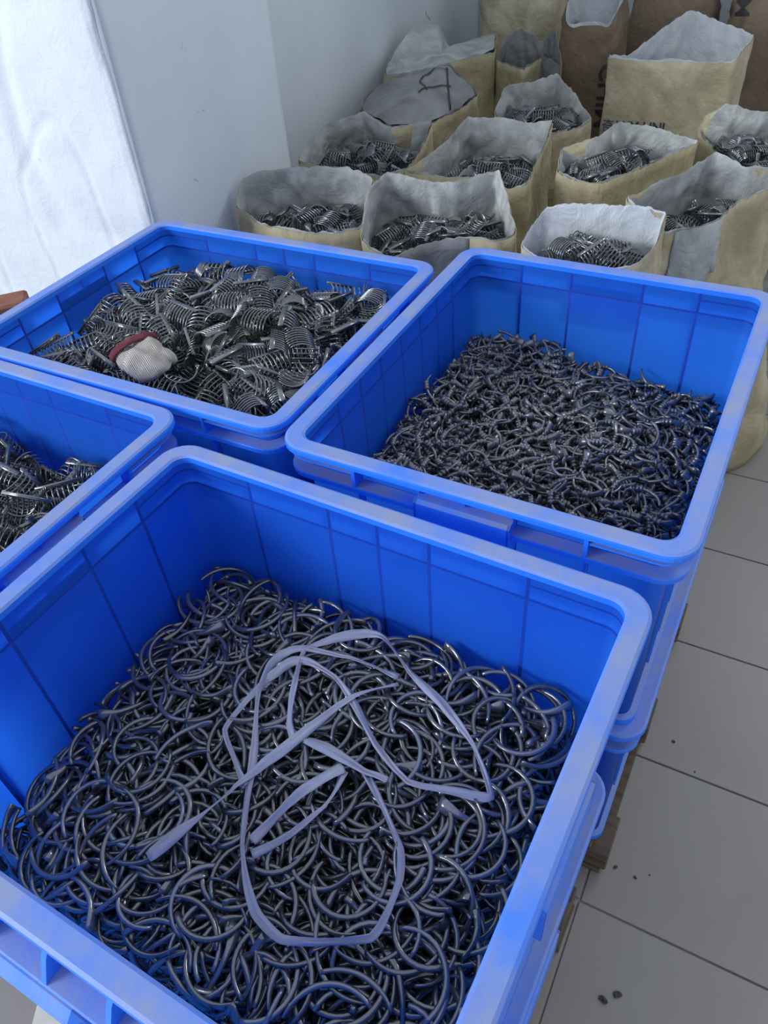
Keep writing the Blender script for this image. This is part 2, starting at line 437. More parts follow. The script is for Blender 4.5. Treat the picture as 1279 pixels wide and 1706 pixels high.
def front_shelf(root):
    """the deep stiffening shelf with wedge gussets and hand pocket on the front of the nearest crates"""
    x0 = -SW / 2; prof = [(x0 + .0062, -.0535), (x0 - .018, -.0535), (x0 - .020, -.0555), (x0 - .020, -.067), (x0 - .0175, -.067), (x0 - .017, -.0575), (x0 + .0062, -.0575)]
    n = len(prof); ys = (-.345, .345); V = [(x, y, z) for y in ys for x, z in prof]
    F = [list(range(n)), list(range(n, 2 * n))[::-1]] + [(i, n + i, n + (i + 1) % n, (i + 1) % n) for i in range(n)]
    link('front_shelf', mesh('crate_front_shelf', V, F, M_RIM), root)
    wp = [(x0 + .0068, -.0135), (x0 + .002, -.0135), (x0 - .004, -.022), (x0 - .0185, -.0533), (x0 + .0068, -.0533)]; n = 5
    for y in LO_OFF5:
        V = [(x, y + e, z) for e in (-.0035, .0035) for x, z in wp]
        F = [list(range(n)), list(range(n, 2 * n))[::-1]] + [(i, n + i, n + (i + 1) % n, (i + 1) % n) for i in range(n)]
        link('wedge_gusset', mesh('crate_wedge_gusset', V, F, M_RIM), root)
    V, F = box_vf(x0 - .034, x0 + .030, -.045, .175, -.150, -.069, .012)
    link('hand_pocket', mesh('crate_hand_pocket', V, F, M_RIM), root)
for k, l in (('A', 'nearest open blue plastic crate, full of long dark arcs with a lavender strap on top'),
             ('B', 'open blue plastic crate at right heaped with small collared dark hooks'),
             ('C', 'open blue plastic crate beside the white pillar holding dark combs and a knit glove'),
             ('D', 'open blue plastic crate cut by the left edge, holding dark combs')):
    FRONT.append(put_crate(k, 1.0, l, 'blue plastic crates on top of the stacks'))
for k, l in (('A', 'lower blue crate supporting the nearest crate'), ('B', 'lower blue crate on the pallet under the crate of collared hooks'),
             ('C', 'lower blue crate under the crate with the knit glove'), ('D', 'lower blue crate under the crate at the left edge')):
    FRONT.append(put_crate(k, 1.0 - P_ST, l, 'blue plastic crates at the bottom of the stacks'))
front_shelf(FRONT[0]); front_shelf(FRONT[4])
for k, l in (('A', 'brown wooden pallet under the nearest stack of blue crates'), ('B', 'brown wooden pallet sticking out under the right stack of blue crates'),
             ('C', 'brown wooden pallet under the blue crates by the pillar'), ('D', 'brown wooden pallet under the blue crates at the left edge')):
    cx, cy, w, rot, lx, ly = crate_frame(k)
    dx, dy = (.008, 0) if k == 'B' else (0, 0)
    pallet((cx + dx, cy + dy, 0), w + (math.pi / 2 if rot else 0), l)

# ------------------------------------------------------------------ moulded pieces
def tube(P, U, A, B, n=6):
    """quads of a tube along points P; U = in-section axis; A, B = half widths"""
    P = np.asarray(P, float); k = len(P)
    T = np.gradient(P, axis=0); T /= np.linalg.norm(T, axis=1)[:, None]
    U = np.asarray(U, float); U = np.broadcast_to(U, P.shape); U = U - (U * T).sum(1)[:, None] * T
    U = U / np.linalg.norm(U, axis=1)[:, None]; Wv = np.cross(T, U)
    ang = np.arange(n) / n * 2 * np.pi
    ring = U[:, None, :] * (np.cos(ang)[None, :, None] * np.asarray(A)[:, None, None]) + Wv[:, None, :] * (np.sin(ang)[None, :, None] * np.asarray(B)[:, None, None])
    V = (P[:, None, :] + ring).reshape(-1, 3)
    Q = [(j * n + i, j * n + (i + 1) % n, (j + 1) * n + (i + 1) % n, (j + 1) * n + i) for j in range(k - 1) for i in range(n)]
    for b, f in ((0, -1), ((k - 1) * n, 1)):
        q = [(b, b + 1, b + 2, b + 3), (b, b + 3, b + 4, b + 5)] if n == 6 else [(b, b + 1, b + 2, b + 3)]
        Q += [x[::f] for x in q]
    return V, np.array(Q)
def join(parts):
    Vs = []; Qs = []; b = 0
    for V, Q in parts:
        Vs.append(V); Qs.append(np.asarray(Q) + b); b += len(V)
    return np.concatenate(Vs), np.concatenate(Qs)
def box_q(c, ex, ey, ez):
    c, ex, ey, ez = [np.asarray(a, float) for a in (c, ex, ey, ez)]
    V = np.array([c + sx * ex + sy * ey + sz * ez for sz in (-1, 1) for sx, sy in ((-1, -1), (1, -1), (1, 1), (-1, 1))])
    return V, np.array([(3, 2, 1, 0), (4, 5, 6, 7), (0, 1, 5, 4), (1, 2, 6, 5), (2, 3, 7, 6), (3, 0, 4, 7)])
def arc_piece(R, sweep, r0, r1, lift, tab, k=16):
    a = np.linspace(-sweep / 2, sweep / 2, k)
    P = np.stack([R * np.cos(a), R * np.sin(a), lift * (a / sweep) ** 2 + lift * .5 * a / sweep], 1)
    P[:, 0] -= R * .45
    t = np.linspace(0, 1, k); rad = r0 + (r1 - r0) * t
    A = rad.copy(); B = rad.copy()
    if tab:
        s = np.clip((t - .66) / .3, 0, 1); s = s * s * (3 - 2 * s)
        A = A * (1 - .45 * s); B = B * (1 + tab * s)
    U = np.stack([np.cos(a), np.sin(a), 0 * a], 1)
    return P, U, A, B
ARCS = []; ARC_S = []
for R, sw, tab, lf in ((.050, 2.8, 0, .012), (.046, 3.2, 0, .02), (.053, 2.5, 1.3, .01), (.042, 3.6, 0, .025), (.060, 2.0, 1.5, -.012), (.048, 2.9, 1.1, .03), (.054, 2.4, 0, .03), (.068, 1.5, 1.6, .0), (.046, 3.4, 0, .012)):
    P, U, A, B = arc_piece(R, sw, .0030, .0046, lf, tab)
    ARCS.append(tube(P, U, A, B)); ARC_S.append(P)
HOOKS = []; HOOK_S = []; COLLARS = []
for R, sw, tab, lf in ((.036, 2.6, 1.7, .008), (.040, 2.2, 2.0, .012), (.033, 3.0, 1.5, .015), (.046, 1.7, 2.2, -.006), (.038, 2.4, 1.8, .02)):
    P, U, A, B = arc_piece(R, sw, .0028, .0034, lf, tab, 12)
    HOOKS.append(tube(P, U, A, B)); HOOK_S.append(P)
    i0 = 7; T = P[i0 + 1] - P[i0 - 1]; T = T / np.linalg.norm(T)
    zz = np.array([-.0085, -.0080, -.0050, -.0045, -.0020, -.0015, .0015, .0020, .0045, .0050, .0080, .0085]); rr = np.array([.0035, .0070, .0070, .0056, .0056, .0070, .0070, .0056, .0056, .0070, .0070, .0035])
    V, Q = tube(P[i0] + zz[:, None] * T * 1.15, U[i0], rr, rr); COLLARS.append((V, Q))
def comb(nt_, pitch, R, sw, two):
    """spine bar along x with curved teeth; returns teeth, bar"""
    L = nt_ * pitch
    parts = []; k = 9
    for side in ((1, -1) if two else (1,)):
        for i in range(nt_):
            x = -L / 2 + (i + .5) * pitch
            s = sw * (.85 + .15 * math.sin(math.pi * (i + .5) / nt_))
            a = np.linspace(0, s, k)
            P = np.stack([np.full(k, x) + (.0 if side > 0 else pitch * .5), side * R * np.sin(a) * .9, R * (1 - np.cos(a))], 1)
            rad = np.linspace(.0020, .0013, k); rad[-1] = .0005
            parts.append(tube(P, (1, 0, 0), rad, rad * 1.25))
    teeth = join(parts)
    bar = join([box_q((0, 0, 0), (L / 2 + .002, 0, 0), (0, .0052, 0), (0, 0, .0017)), box_q((0, -.0034, .002), (L / 2 + .002, 0, 0), (0, .0012, 0), (0, 0, .0024))])
    return teeth, bar
COMBS = [comb(7, .0100, .034, 2.6, False), comb(8, .0094, .036, 2.2, False), comb(6, .0108, .032, 3.3, False), comb(8, .0096, .034, 2.9, False), comb(9, .0090, .038, 1.8, False)]
COMB_S = []
for (tv, tq), (bv, bq) in COMBS:
    s = np.concatenate([tv[::7], np.linspace((bv[:, 0].min(), 0, 0), (bv[:, 0].max(), 0, 0), 10)]); COMB_S.append(s)
    c = s.mean(0); 
    for arr in (tv, bv, s): arr -= c
for S_, (V, Q), i in zip(ARC_S, ARCS, range(99)):
    c = S_.mean(0); S_ -= c; V -= c
for i in range(len(HOOKS)):
    c = HOOK_S[i].mean(0); HOOK_S[i] -= c; HOOKS[i][0][:] -= c; COLLARS[i][0][:] -= c

def rand_rot(rng, sig):
    yaw = rng.uniform(0, 2 * math.pi); ax = rng.uniform(0, 2 * math.pi); t = abs(rng.normal(0, sig))
    if rng.random() < .5: fl = Matrix.Rotation(math.pi, 3, 'X')
    else: fl = Matrix.Identity(3)
    M = Matrix.Rotation(t, 3, Vector((math.cos(ax), math.sin(ax), 0))) @ Matrix.Rotation(yaw, 3, 'Z') @ fl
    return np.array(M)
def heap(seed, x0, x1, y0, y1, inside, target, S_list, num, sig, depth=.06, res=.004, pct=75, r=.0035, tries=5):
    """drop pieces one by one on a height field until the mound reaches target(x, y)"""
    rng = np.random.default_rng(seed)
    nx, ny = int((x1 - x0) / res), int((y1 - y0) / res)
    gx = x0 + (np.arange(nx) + .5) * res; gy = y0 + (np.arange(ny) + .5) * res
    X, Y = np.meshgrid(gx, gy, indexing='ij')
    ins = inside(X, Y); tg = target(X, Y); hm = tg - depth
    cand = np.argwhere(ins); out = []
    for i in range(num):
        best = None
        for t in range(tries):
            v = rng.integers(len(S_list)); R = rand_rot(rng, sig if rng.random() < .85 else sig * 2.2)
            c = cand[rng.integers(len(cand))]
            P = S_list[v] @ R.T
            ix = c[0] + np.floor(P[:, 0] / res).astype(int); iy = c[1] + np.floor(P[:, 1] / res).astype(int)
            if ix.min() < 1 or iy.min() < 1 or ix.max() >= nx - 1 or iy.max() >= ny - 1 or not ins[ix, iy].all(): continue
            z = np.percentile(hm[ix, iy] - P[:, 2], pct) + r
            over = (P[:, 2] + z - tg[ix, iy]).max()
            sc = (P[:, 2] + z - tg[ix, iy]).mean() + rng.uniform(0, .02)
            if over > .035: continue
            if best is None or sc < best[0]: best = (sc, v, R, c, z, ix, iy, P)
        if best is None: continue
        sc, v, R, c, z, ix, iy, P = best
        for dx in (0, 1):
            for dy in (0, 1): np.maximum.at(hm, (ix + dx, iy + dy), P[:, 2] + z + r * .6)
        out.append((v, R, np.array([gx[c[0]], gy[c[1]], z]), ix, iy, P[:, 2] + z))
    cl = np.array(CAM_LOC); sc = []
    for v, R, p, ix, iy, Z in out:
        vis = (Z > hm[ix, iy] - .006).mean()
        sc.append(vis / max(.5, np.linalg.norm(p - cl)))
    order = np.argsort(-np.array(sc))
    return [out[i] for i in order], (X, Y, ins, tg, hm)
def M4(R, p):
    M = Matrix([list(r_) + [float(q)] for r_, q in zip(R.tolist(), p)] + [[0, 0, 0, 1]]); return M
def merged(items, VQ):
    Vs = []; Qs = []; b = 0
    for v, R, p, *_ in items:
        for V, Q in VQ[v]:
            Vs.append(V @ R.T + p); Qs.append(Q + b); b += len(V)
    if not Vs: return np.zeros((0, 3)), np.zeros((0, 4), int)
    return np.concatenate(Vs), np.concatenate(Qs)
def bed(grid, drop):
    """dark undermost layer of the same pieces, a coarse closed sheet under the heap"""
    X, Y, ins, tg, hm = grid; s = 4
    idx = -np.ones(X.shape, int); V = []; Q = []
    xs = range(0, X.shape[0], s); ys = range(0, X.shape[1], s)
    for a in xs:
        for b in ys: idx[a, b] = len(V); V.append((X[a, b], Y[a, b], tg[a, b] - drop))
    for a in list(xs)[:-1]:
        for b in list(ys)[:-1]:
            if ins[a, b] and ins[a + s, b] and ins[a, b + s] and ins[a + s, b + s]:
                Q.append((idx[a, b], idx[a + s, b], idx[a + s, b + s], idx[a, b + s]))
    return np.array(V), np.array(Q)

# ------------------------------------------------------------------ heaps in the crates
def crate_inside(k, ins):
    cx, cy, w, rot, lx, ly = crate_frame(k); c, s = math.cos(w), math.sin(w)
    def f(X, Y):
        u = (X - cx) * c + (Y - cy) * s; v = -(X - cx) * s + (Y - cy) * c
        return (np.abs(u) < lx / 2 - ins) & (np.abs(v) < ly / 2 - ins)
    return f
def crate_uv(k, X, Y):
    cx, cy, w, rot, lx, ly = crate_frame(k); c, s = math.cos(w), math.sin(w)
    return ((X - cx) * c + (Y - cy) * s) / lx, (-(X - cx) * s + (Y - cy) * c) / ly
def bounds(k):
    cx, cy, w, rot, lx, ly = crate_frame(k)
    return cx - lx / 2, cx + lx / 2, cy - ly / 2, cy + ly / 2
def tgA(X, Y):
    u, v = crate_uv('A', X, Y)
    return .715 + .035 * np.cos(u * 2.6) * np.cos(v * 2.4) + .06 * np.clip(v + .15, -.4, .5) * 1.0 + .02 * u - .04 * np.clip(-u - .25, 0, 1) + .008 * np.sin(9 * u + 1) * np.sin(8 * v)
def tgB(X, Y):
    u, v = crate_uv('B', X, Y)
    return .765 + .045 * np.cos(u * 2.6) * np.cos(v * 2.6) - .07 * u + .01 * np.sin(8 * u) * np.sin(7 * v + 1)
def tgC(X, Y):
    u, v = crate_uv('C', X, Y)
    return .895 + .075 * np.cos(u * 2.9) * np.cos(v * 2.9) + .03 * u + .012 * np.sin(11 * u) * np.sin(9 * v + 1)
def tgD(X, Y):
    u, v = crate_uv('D', X, Y)
    return .83 + .05 * np.cos((u - .1) * 2.6) * np.cos(v * 2.6) + .012 * np.sin(11 * u) * np.sin(9 * v + 1)
def zone(k, p):
    u, v = crate_uv(k, p[0], p[1])
    a = ('far left', 'left', 'central', 'right', 'far right')[int(np.clip((u + .46) / .92 * 5, 0, 4))]
    b = ('front edge', 'front half', 'middle', 'rear half', 'back edge')[int(np.clip((v + .46) / .92 * 5, 0, 4))]
    return 'at ' + a + ' ' + b
def lie(R):
    c = abs(R[2, 2]); return 'flat' if c > .86 else 'tilted' if c > .5 else 'upright'
COMB_LOOK = ['seven-toothed', 'eight-toothed', 'six-toothed ring-like', 'eight-toothed deep', 'nine-toothed shallow']
ARC_LOOK = ['half-ring', 'deep half-ring', 'flare-ended', 'nearly closed', 'long flare-ended', 'deep flare-ended', 'shallow', 'long shallow flare-ended', 'slender half-ring']
HOOK_LOOK = ['deeply curved', 'medium curved', 'tightly curled', 'shallow', 'loosely curved']
def singles(items, count, name, meshes, label, cat, group, parts=None, child=None):
    for it in items[:count]:
        v, R, p = it[:3]
        lab = (lie(R) + ' ' + label(v, p)) if callable(label) else label
        lab = lab if len(lab.replace('-', ' ').split()) <= 16 else label(v, p)
        if parts:
            o = empty(name); o.matrix_world = M4(R, p)
            for nm, me, kd in parts[v]: link(nm, me, o, kind=kd)
        else:
            o = link(name, meshes[v]); o.matrix_world = M4(R, p)
            if child: link(child[0], child[1][v], o)
        tag(o, lab, cat, group)
arc_me = [quadmesh('curved_tooth', V, Q, M_TOOTH) for V, Q in ARCS]
hook_me = [quadmesh('collared_hook', V, Q, M_HOOK) for V, Q in HOOKS]
col_me = [quadmesh('collar', V, Q, M_HOOK, False) for V, Q in COLLARS]
comb_parts = [(('teeth', quadmesh('comb_teeth', tv, tq, M_COMB), 'stuff'), ('bar', quadmesh('comb_bar', bv, bq, M_COMB2, False), None)) for (tv, tq), (bv, bq) in COMBS]

it, grid = heap(11, *bounds('A'), crate_inside('A', .048), tgA, ARC_S, 2300, .62, depth=.065)
nA = len(it)
singles(it, 300, 'curved_tooth', arc_me, lambda v, p: ARC_LOOK[v] + ' dark plastic arc ' + zone('A', p) + ' of the nearest crate', 'plastic piece', 'dark arcs in the nearest crate')
V1, Q1 = merged(it[300:], [[a] for a in ARCS]); V2, Q2 = bed(grid, .055)
o = link('curved_tooth_heap', quadmesh('curved_tooth_heap', *join([(V1, Q1), (V2, Q2)]), M_TOOTH))
tag(o, 'heap of dark curved plastic arcs filling the nearest blue crate', 'plastic pieces', kind='stuff')
gridA = grid

it, grid = heap(12, *bounds('B'), crate_inside('B', .046), tgB, HOOK_S, 2500, .6, depth=.05, r=.003)
nB = len(it)
singles(it, 300, 'collared_hook', hook_me, lambda v, p: HOOK_LOOK[v] + ' small dark collared hook ' + zone('B', p) + ' of the right crate', 'plastic piece', 'collared hooks in the right crate', child=('collar', col_me))
V1, Q1 = merged(it[300:], [[a, b] for a, b in zip(HOOKS, COLLARS)]); V2, Q2 = bed(grid, .045)
o = link('collared_hook_heap', quadmesh('collared_hook_heap', *join([(V1, Q1), (V2, Q2)]), M_HOOK))
tag(o, 'heap of small dark collared hooks filling the right blue crate', 'plastic pieces', kind='stuff')

comb_all = [[(tv, tq), (bv, bq)] for (tv, tq), (bv, bq) in COMBS]
for k, tgt, num, cnt, seed, lab, hl, grp in (
        ('C', tgC, 520, 135, 21, lambda v, p: COMB_LOOK[v] + ' dark comb ' + zone('C', p) + ' of the pillar-side crate', 'heap of dark toothed combs under the knit glove in the crate by the pillar', 'dark combs in the crate by the pillar'),
        ('D', tgD, 430, 60, 22, lambda v, p: COMB_LOOK[v] + ' dark comb ' + zone('D', p) + ' of the crate at the left edge', 'heap of dark toothed combs in the crate at the left edge', 'dark combs in the crate at the left edge')):
    it, grid = heap(seed, *bounds(k), crate_inside(k, .046), tgt, COMB_S, num, 1.15, depth=.075, r=.003, pct=70)
    singles(it, cnt, 'comb_claw', None, lab, 'comb', grp, parts=comb_parts)
    V1, Q1 = merged(it[cnt:], comb_all); V2, Q2 = bed(grid, .07)
    o = link('comb_heap', quadmesh('comb_heap', *join([(V1, Q1), (V2, Q2)]), M_COMB))
    tag(o, hl, 'combs', kind='stuff')
    if k == 'C': gridC = grid
print('PIECES', nA, nB)

# ------------------------------------------------------------------ open bags
def resample(P, n):
    P = np.asarray(P, float); Q = np.concatenate([P, P[:1]]); d = np.linalg.norm(np.diff(Q, axis=0), axis=1)
    t = np.concatenate([[0], np.cumsum(d)]); s = np.linspace(0, t[-1], n, endpoint=False)
    return np.stack([np.interp(s, t, Q[:, i]) for i in range(3)], 1)
def smooth(P, k):
    for _ in range(k): P = (np.roll(P, 1, 0) + 2 * P + np.roll(P, -1, 0)) / 4
    return P
BAGS = {
'b1':[(-1.541,1.051,0.885),(-1.421,0.995,0.870),(-1.274,0.995,0.865),(-1.163,1.012,0.870),(-1.102,1.051,0.880),(-1.141,1.156,0.895),(-1.171,1.257,0.930),(-1.287,1.292,0.945),(-1.404,1.220,0.950),(-1.511,1.152,0.955),(-1.549,1.110,0.935)],
'b2':[(-1.079,1.011,0.865),(-0.955,0.941,0.845),(-0.920,1.053,0.850),(-0.832,1.141,0.850),(-0.728,1.148,0.850),(-0.689,1.190,0.860),(-0.771,1.336,0.890),(-0.844,1.444,0.930),(-0.934,1.330,0.920),(-1.034,1.295,0.930),(-1.139,1.270,0.950),(-1.145,1.173,0.935)],
'b3':[(-0.650,1.112,0.865),(-0.575,1.078,0.845),(-0.424,1.078,0.845),(-0.344,1.109,0.860),(-0.316,1.189,0.885),(-0.317,1.270,0.935),(-0.396,1.253,0.950),(-0.540,1.210,0.950),(-0.614,1.182,0.945),(-0.632,1.156,0.910)],
'b4':[(-0.323,1.292,0.870),(-0.265,1.352,0.865),(-0.216,1.409,0.870),(-0.171,1.517,0.890),(-0.118,1.596,0.900),(-0.087,1.709,0.910),(-0.188,1.658,0.930),(-0.285,1.667,0.960),(-0.337,1.544,0.940),(-0.454,1.370,0.920),(-0.388,1.351,0.890)],
'b5':[(-1.589,1.474,0.870),(-1.453,1.498,0.850),(-1.361,1.500,0.845),(-1.265,1.492,0.850),(-1.201,1.550,0.860),(-1.229,1.714,0.880),(-1.247,1.837,0.920),(-1.314,1.820,0.910),(-1.366,1.738,0.920),(-1.497,1.784,0.950),(-1.593,1.690,0.930),(-1.608,1.574,0.900)],
'b6':[(-1.213,1.530,0.860),(-1.113,1.539,0.850),(-0.956,1.566,0.850),(-0.842,1.535,0.840),(-0.789,1.547,0.860),(-0.821,1.768,0.890),(-0.828,1.877,0.940),(-0.919,1.888,0.930),(-1.024,1.881,0.930),(-1.112,1.827,0.950),(-1.121,1.676,0.920),(-1.161,1.552,0.890)],
'b7':[(-0.740,1.668,0.860),(-0.666,1.640,0.850),(-0.593,1.651,0.845),(-0.512,1.753,0.860),(-0.432,1.866,0.880),(-0.368,1.935,0.900),(-0.457,1.955,0.910),(-0.552,1.941,0.930),(-0.610,1.894,0.950),(-0.658,1.802,0.930),(-0.757,1.754,0.900)],
'b8':[(-0.414,2.145,0.870),(-0.326,2.008,0.850),(-0.212,1.874,0.850),(-0.112,1.875,0.860),(-0.105,2.183,0.880),(-0.175,2.228,0.920),(-0.277,2.143,0.940),(-0.332,2.115,0.960),(-0.382,2.113,0.930)],
'b9':[(-1.692,2.085,0.860),(-1.490,1.966,0.850),(-1.353,2.047,0.850),(-1.300,2.207,0.860),(-1.297,2.366,0.870),(-1.383,2.427,0.900),(-1.482,2.487,0.940),(-1.588,2.377,0.930),(-1.657,2.241,0.920),(-1.721,2.210,0.880)],
'b10':[(-1.147,2.148,0.870),(-1.036,2.035,0.845),(-0.885,2.055,0.845),(-0.801,2.095,0.860),(-0.776,2.171,0.870),(-0.891,2.329,0.900),(-0.993,2.401,0.950),(-1.053,2.352,0.930),(-1.122,2.247,0.940),(-1.145,2.233,0.930)],
'b11':[(-0.875,2.643,0.955),(-0.755,2.634,0.950),(-0.623,2.651,0.950),(-0.492,2.659,0.950),(-0.397,2.651,0.960),(-0.386,2.750,0.976),(-0.371,2.860,0.995),(-0.500,2.900,1.031),(-0.638,2.930,1.068),(-0.737,2.860,0.995),(-0.817,2.740,0.940)],
'b12':[(-1.735,2.375,0.905),(-1.584,2.422,0.915),(-1.490,2.578,0.930),(-1.373,2.728,0.935),(-1.461,2.960,0.956),(-1.558,2.930,0.936),(-1.656,2.850,0.904),(-1.655,2.800,1.017),(-1.754,2.720,1.025),(-1.806,2.580,0.932)],
'b13':[(-1.368,2.733,0.900),(-1.287,2.680,0.900),(-1.213,2.640,0.895),(-1.173,2.762,0.920),(-1.042,2.620,0.921),(-1.142,2.800,1.020),(-1.203,2.840,0.953),(-1.312,2.860,0.995),(-1.372,2.820,0.974)],
}
def inpoly(loop):
    lx, ly = loop[:, 0], loop[:, 1]; n = len(lx)
    def f(X, Y):
        c = np.zeros(X.shape, bool)
        for i in range(n):
            j = i - 1
            with np.errstate(divide='ignore', invalid='ignore'):
                c ^= ((ly[i] > Y) != (ly[j] > Y)) & (X < (lx[j] - lx[i]) * (Y - ly[i]) / (ly[j] - ly[i]) + lx[i])
        return c
    return f
def bag(key, label, fill, ncomb, seed, kraft, liner, bulge=.02, base_shift=(0, 0), lift=.006, heap_label=None, comb_label=None, crumple=.011, base_scale=1.0, flap=None):
    n = 128; rim = resample(BAGS[key], n); rim = smooth(rim, 1)
    c = rim.mean(0); base = smooth(rim.copy(), 45); base[:, :2] = c[:2] + (base[:, :2] - c[:2]) * 1.06 * base_scale + np.array(base_shift)
    mid = smooth(rim.copy(), 7)
    root = tag(empty('open_bag', (float(c[0] + base_shift[0]), float(c[1] + base_shift[1]), 0)), label, 'bag', 'open woven bags behind the crates')
    off = np.array([c[0] + base_shift[0], c[1] + base_shift[1], 0])
    K = 30; V = []; sd = seed * 3.7
    def wr(p, amp):
        q = Vector((p[0] * 8 + sd, p[1] * 8, p[2] * 5)); q2 = Vector((p[0] * 15 + p[2] * 7, p[1] * 15 + sd, p[2] * 12)); q3 = Vector((p[0] * 33, p[1] * 33 + sd, p[2] * 27 - p[0] * 12))
        return amp * (noise.noise(q) * 1.3 - (1 - min(1, abs(noise.noise(q2)) * 3.2)) * .75 + .45 + .35 * noise.noise(q3))
    for i in range(n): rim[i][2] += .006 * noise.noise(Vector((i * .55, sd, 3))) + .0015 * noise.noise(Vector((i * 1.7, sd, 9)))
    shell = []
    for j in range(K + 1):
        t = j / K
        for i in range(n):
            a, b_, r = base[i], mid[i], rim[i]
            s = min(1, t / .7); xy = a[:2] * (1 - s) + b_[:2] * s
            if t > .7: u = (t - .7) / .3; xy = xy * (1 - u) + r[:2] * u
            z = t * (r[2] * t ** 2 + mid[i][2] * (1 - t ** 2))
            d = xy - c[:2]; L = np.linalg.norm(d) + 1e-6
            k = bulge * math.sin(math.pi * min(1, t * 1.05)) * (1 if t < .95 else .6) + wr((xy[0], xy[1], z), crumple * (1 - .5 * t ** 6)) - (.012 * (1 - t / .06) ** 2 if t < .06 else 0)
            shell.append(np.array([*(xy + d / L * k), z]))
    shell = np.array(shell)
    F = [(j * n + i, j * n + (i + 1) % n, (j + 1) * n + (i + 1) % n, (j + 1) * n + i) for j in range(K) for i in range(n)]
    me = mesh('bag_shell', shell - off, F + [list(range(n))[::-1]], kraft, True)
    so = link('shell', me, root)
    sol = so.modifiers.new('thick', 'SOLIDIFY'); sol.thickness = .0025; sol.offset = -1
    # liner: hangs from the rim down to the contents
    top = shell[-n:]; LV = []; KL = 14; G = shell.reshape(K + 1, n, 3)
    for j in range(KL + 1):
        t = j / KL; tb = max(0, (fill - .07) / c[2])
        for i in range(n):
            f = K * (1 - t * (1 - tb)); k0 = min(int(f), K - 1); p = G[k0, i] * (1 - f + k0) + G[k0 + 1, i] * (f - k0)
            d = p[:2] - c[:2]; L = np.linalg.norm(d) + 1e-6
            k = .004 + .004 * t + (abs(wr((p[0] + 3, p[1], p[2]), crumple * 1.3)) + .002) * min(1, t * 4)
            z = p[2] + lift * (1 - t) * (1 + 1.5 * noise.noise(Vector((i * .11, sd, 0))))
            LV.append(np.array([p[0] - d[0] / L * k, p[1] - d[1] / L * k, z]))
    LV = np.array(LV)
    LF = [(j * n + i, (j + 1) * n + i, (j + 1) * n + (i + 1) % n, j * n + (i + 1) % n) for j in range(KL) for i in range(n)]
    lo = link('liner', mesh('bag_liner', LV - off, LF + [[KL * n + i for i in range(n)]], liner, True), root)
    if flap:
        i0, i1, rows, fm, nm = flap; FV = []; w_ = i1 - i0 + 1
        for j in range(rows + 1):
            for i in range(i0, i1 + 1):
                p = G[K - j, i % n]; d = p[:2] - c[:2]; L = np.linalg.norm(d); cut = .012 * noise.noise(Vector((i * .5, j * .5, sd)))
                FV.append(np.array([p[0] + d[0] / L * (.006 + .004 * j / rows), p[1] + d[1] / L * (.006 + .004 * j / rows), p[2] + (cut if j else .004)]))
        FF = [(j * w_ + i, (j + 1) * w_ + i, (j + 1) * w_ + i + 1, j * w_ + i + 1) for j in range(rows) for i in range(w_ - 1) if not (j > rows * (.55 + .45 * math.sin(math.pi * (i + 1) / w_)))]
        fo = link(nm, mesh('bag_flap', np.array(FV) - off, FF, fm, True), root); fs = fo.modifiers.new('thick', 'SOLIDIFY'); fs.thickness = .0015
    if ncomb:
        loop = LV[8 * n:9 * n, :2]; loop = loop.mean(0) + (loop - loop.mean(0)) * .96
        lo_, hi = loop.min(0), loop.max(0); ctr = loop.mean(0)
        def tg(X, Y):
            d = ((X - ctr[0]) / (hi[0] - lo_[0])) ** 2 + ((Y - ctr[1]) / (hi[1] - lo_[1])) ** 2
            return fill + .035 - .13 * d + .008 * np.sin(30 * X) * np.sin(27 * Y)
        it, g = heap(seed, lo_[0] - .01, hi[0] + .01, lo_[1] - .01, hi[1] + .01, inpoly(loop), tg, COMB_S, 75, .85, depth=.05, r=.003, pct=70, tries=12)
        def zl(v, p):
            a = 'left ' if p[0] < ctr[0] - .06 else 'right ' if p[0] > ctr[0] + .06 else 'middle '; b = 'front' if p[1] < ctr[1] else 'back'
            return COMB_LOOK[v] + ' dark comb at ' + a + b + ' ' + comb_label
        singles(it, ncomb, 'comb_claw', None, zl, 'comb', 'dark combs ' + comb_label, parts=comb_parts)
        V1, Q1 = merged(it[ncomb:], comb_all); V2, Q2 = bed(g, .03)
        o = link('comb_heap', quadmesh('comb_heap', *join([(V1, Q1), (V2, Q2)]), M_COMB)); tag(o, heap_label, 'combs', kind='stuff')
    return root, so, lo
CL = ''
HL = 'heap of dark combs '
bag('b1', 'tan woven bag of combs standing against the left wall, nearest of its row', .82, 14, 31, M_KRAFT, M_LINER, comb_label=CL + 'in the bag nearest the left wall', heap_label=HL + 'inside the bag nearest the left wall', base_scale=.86, base_shift=(-.02, .01))
bag('b2', 'pale torn-edged woven bag of combs behind the gap between the far crates', .80, 14, 32, M_PALE, M_LINER, comb_label=CL + 'in the pale torn-edged bag', heap_label=HL + 'inside the pale torn-edged bag', flap=(16, 34, 6, M_LINERD, 'torn_flap'), base_scale=.9, base_shift=(.02, 0))
bag('b3', 'bag with bright white liner of combs right behind the right crate', .835, 14, 33, M_PALE, M_LINERW, comb_label=CL + 'in the bag behind the right crate', heap_label=HL + 'inside the white-lined bag behind the right crate', crumple=.006)
b4 = bag('b4', 'large frayed tan bag at the right edge with a tall crumpled grey liner', .80, 10, 34, M_KRAFT, M_LINER, base_shift=(.17, .0), comb_label=CL + 'in the frayed bag at the right edge', heap_label=HL + 'inside the frayed bag at the right edge', base_scale=1.08, flap=(4, 20, 7, M_LINER, 'liner_flap'))
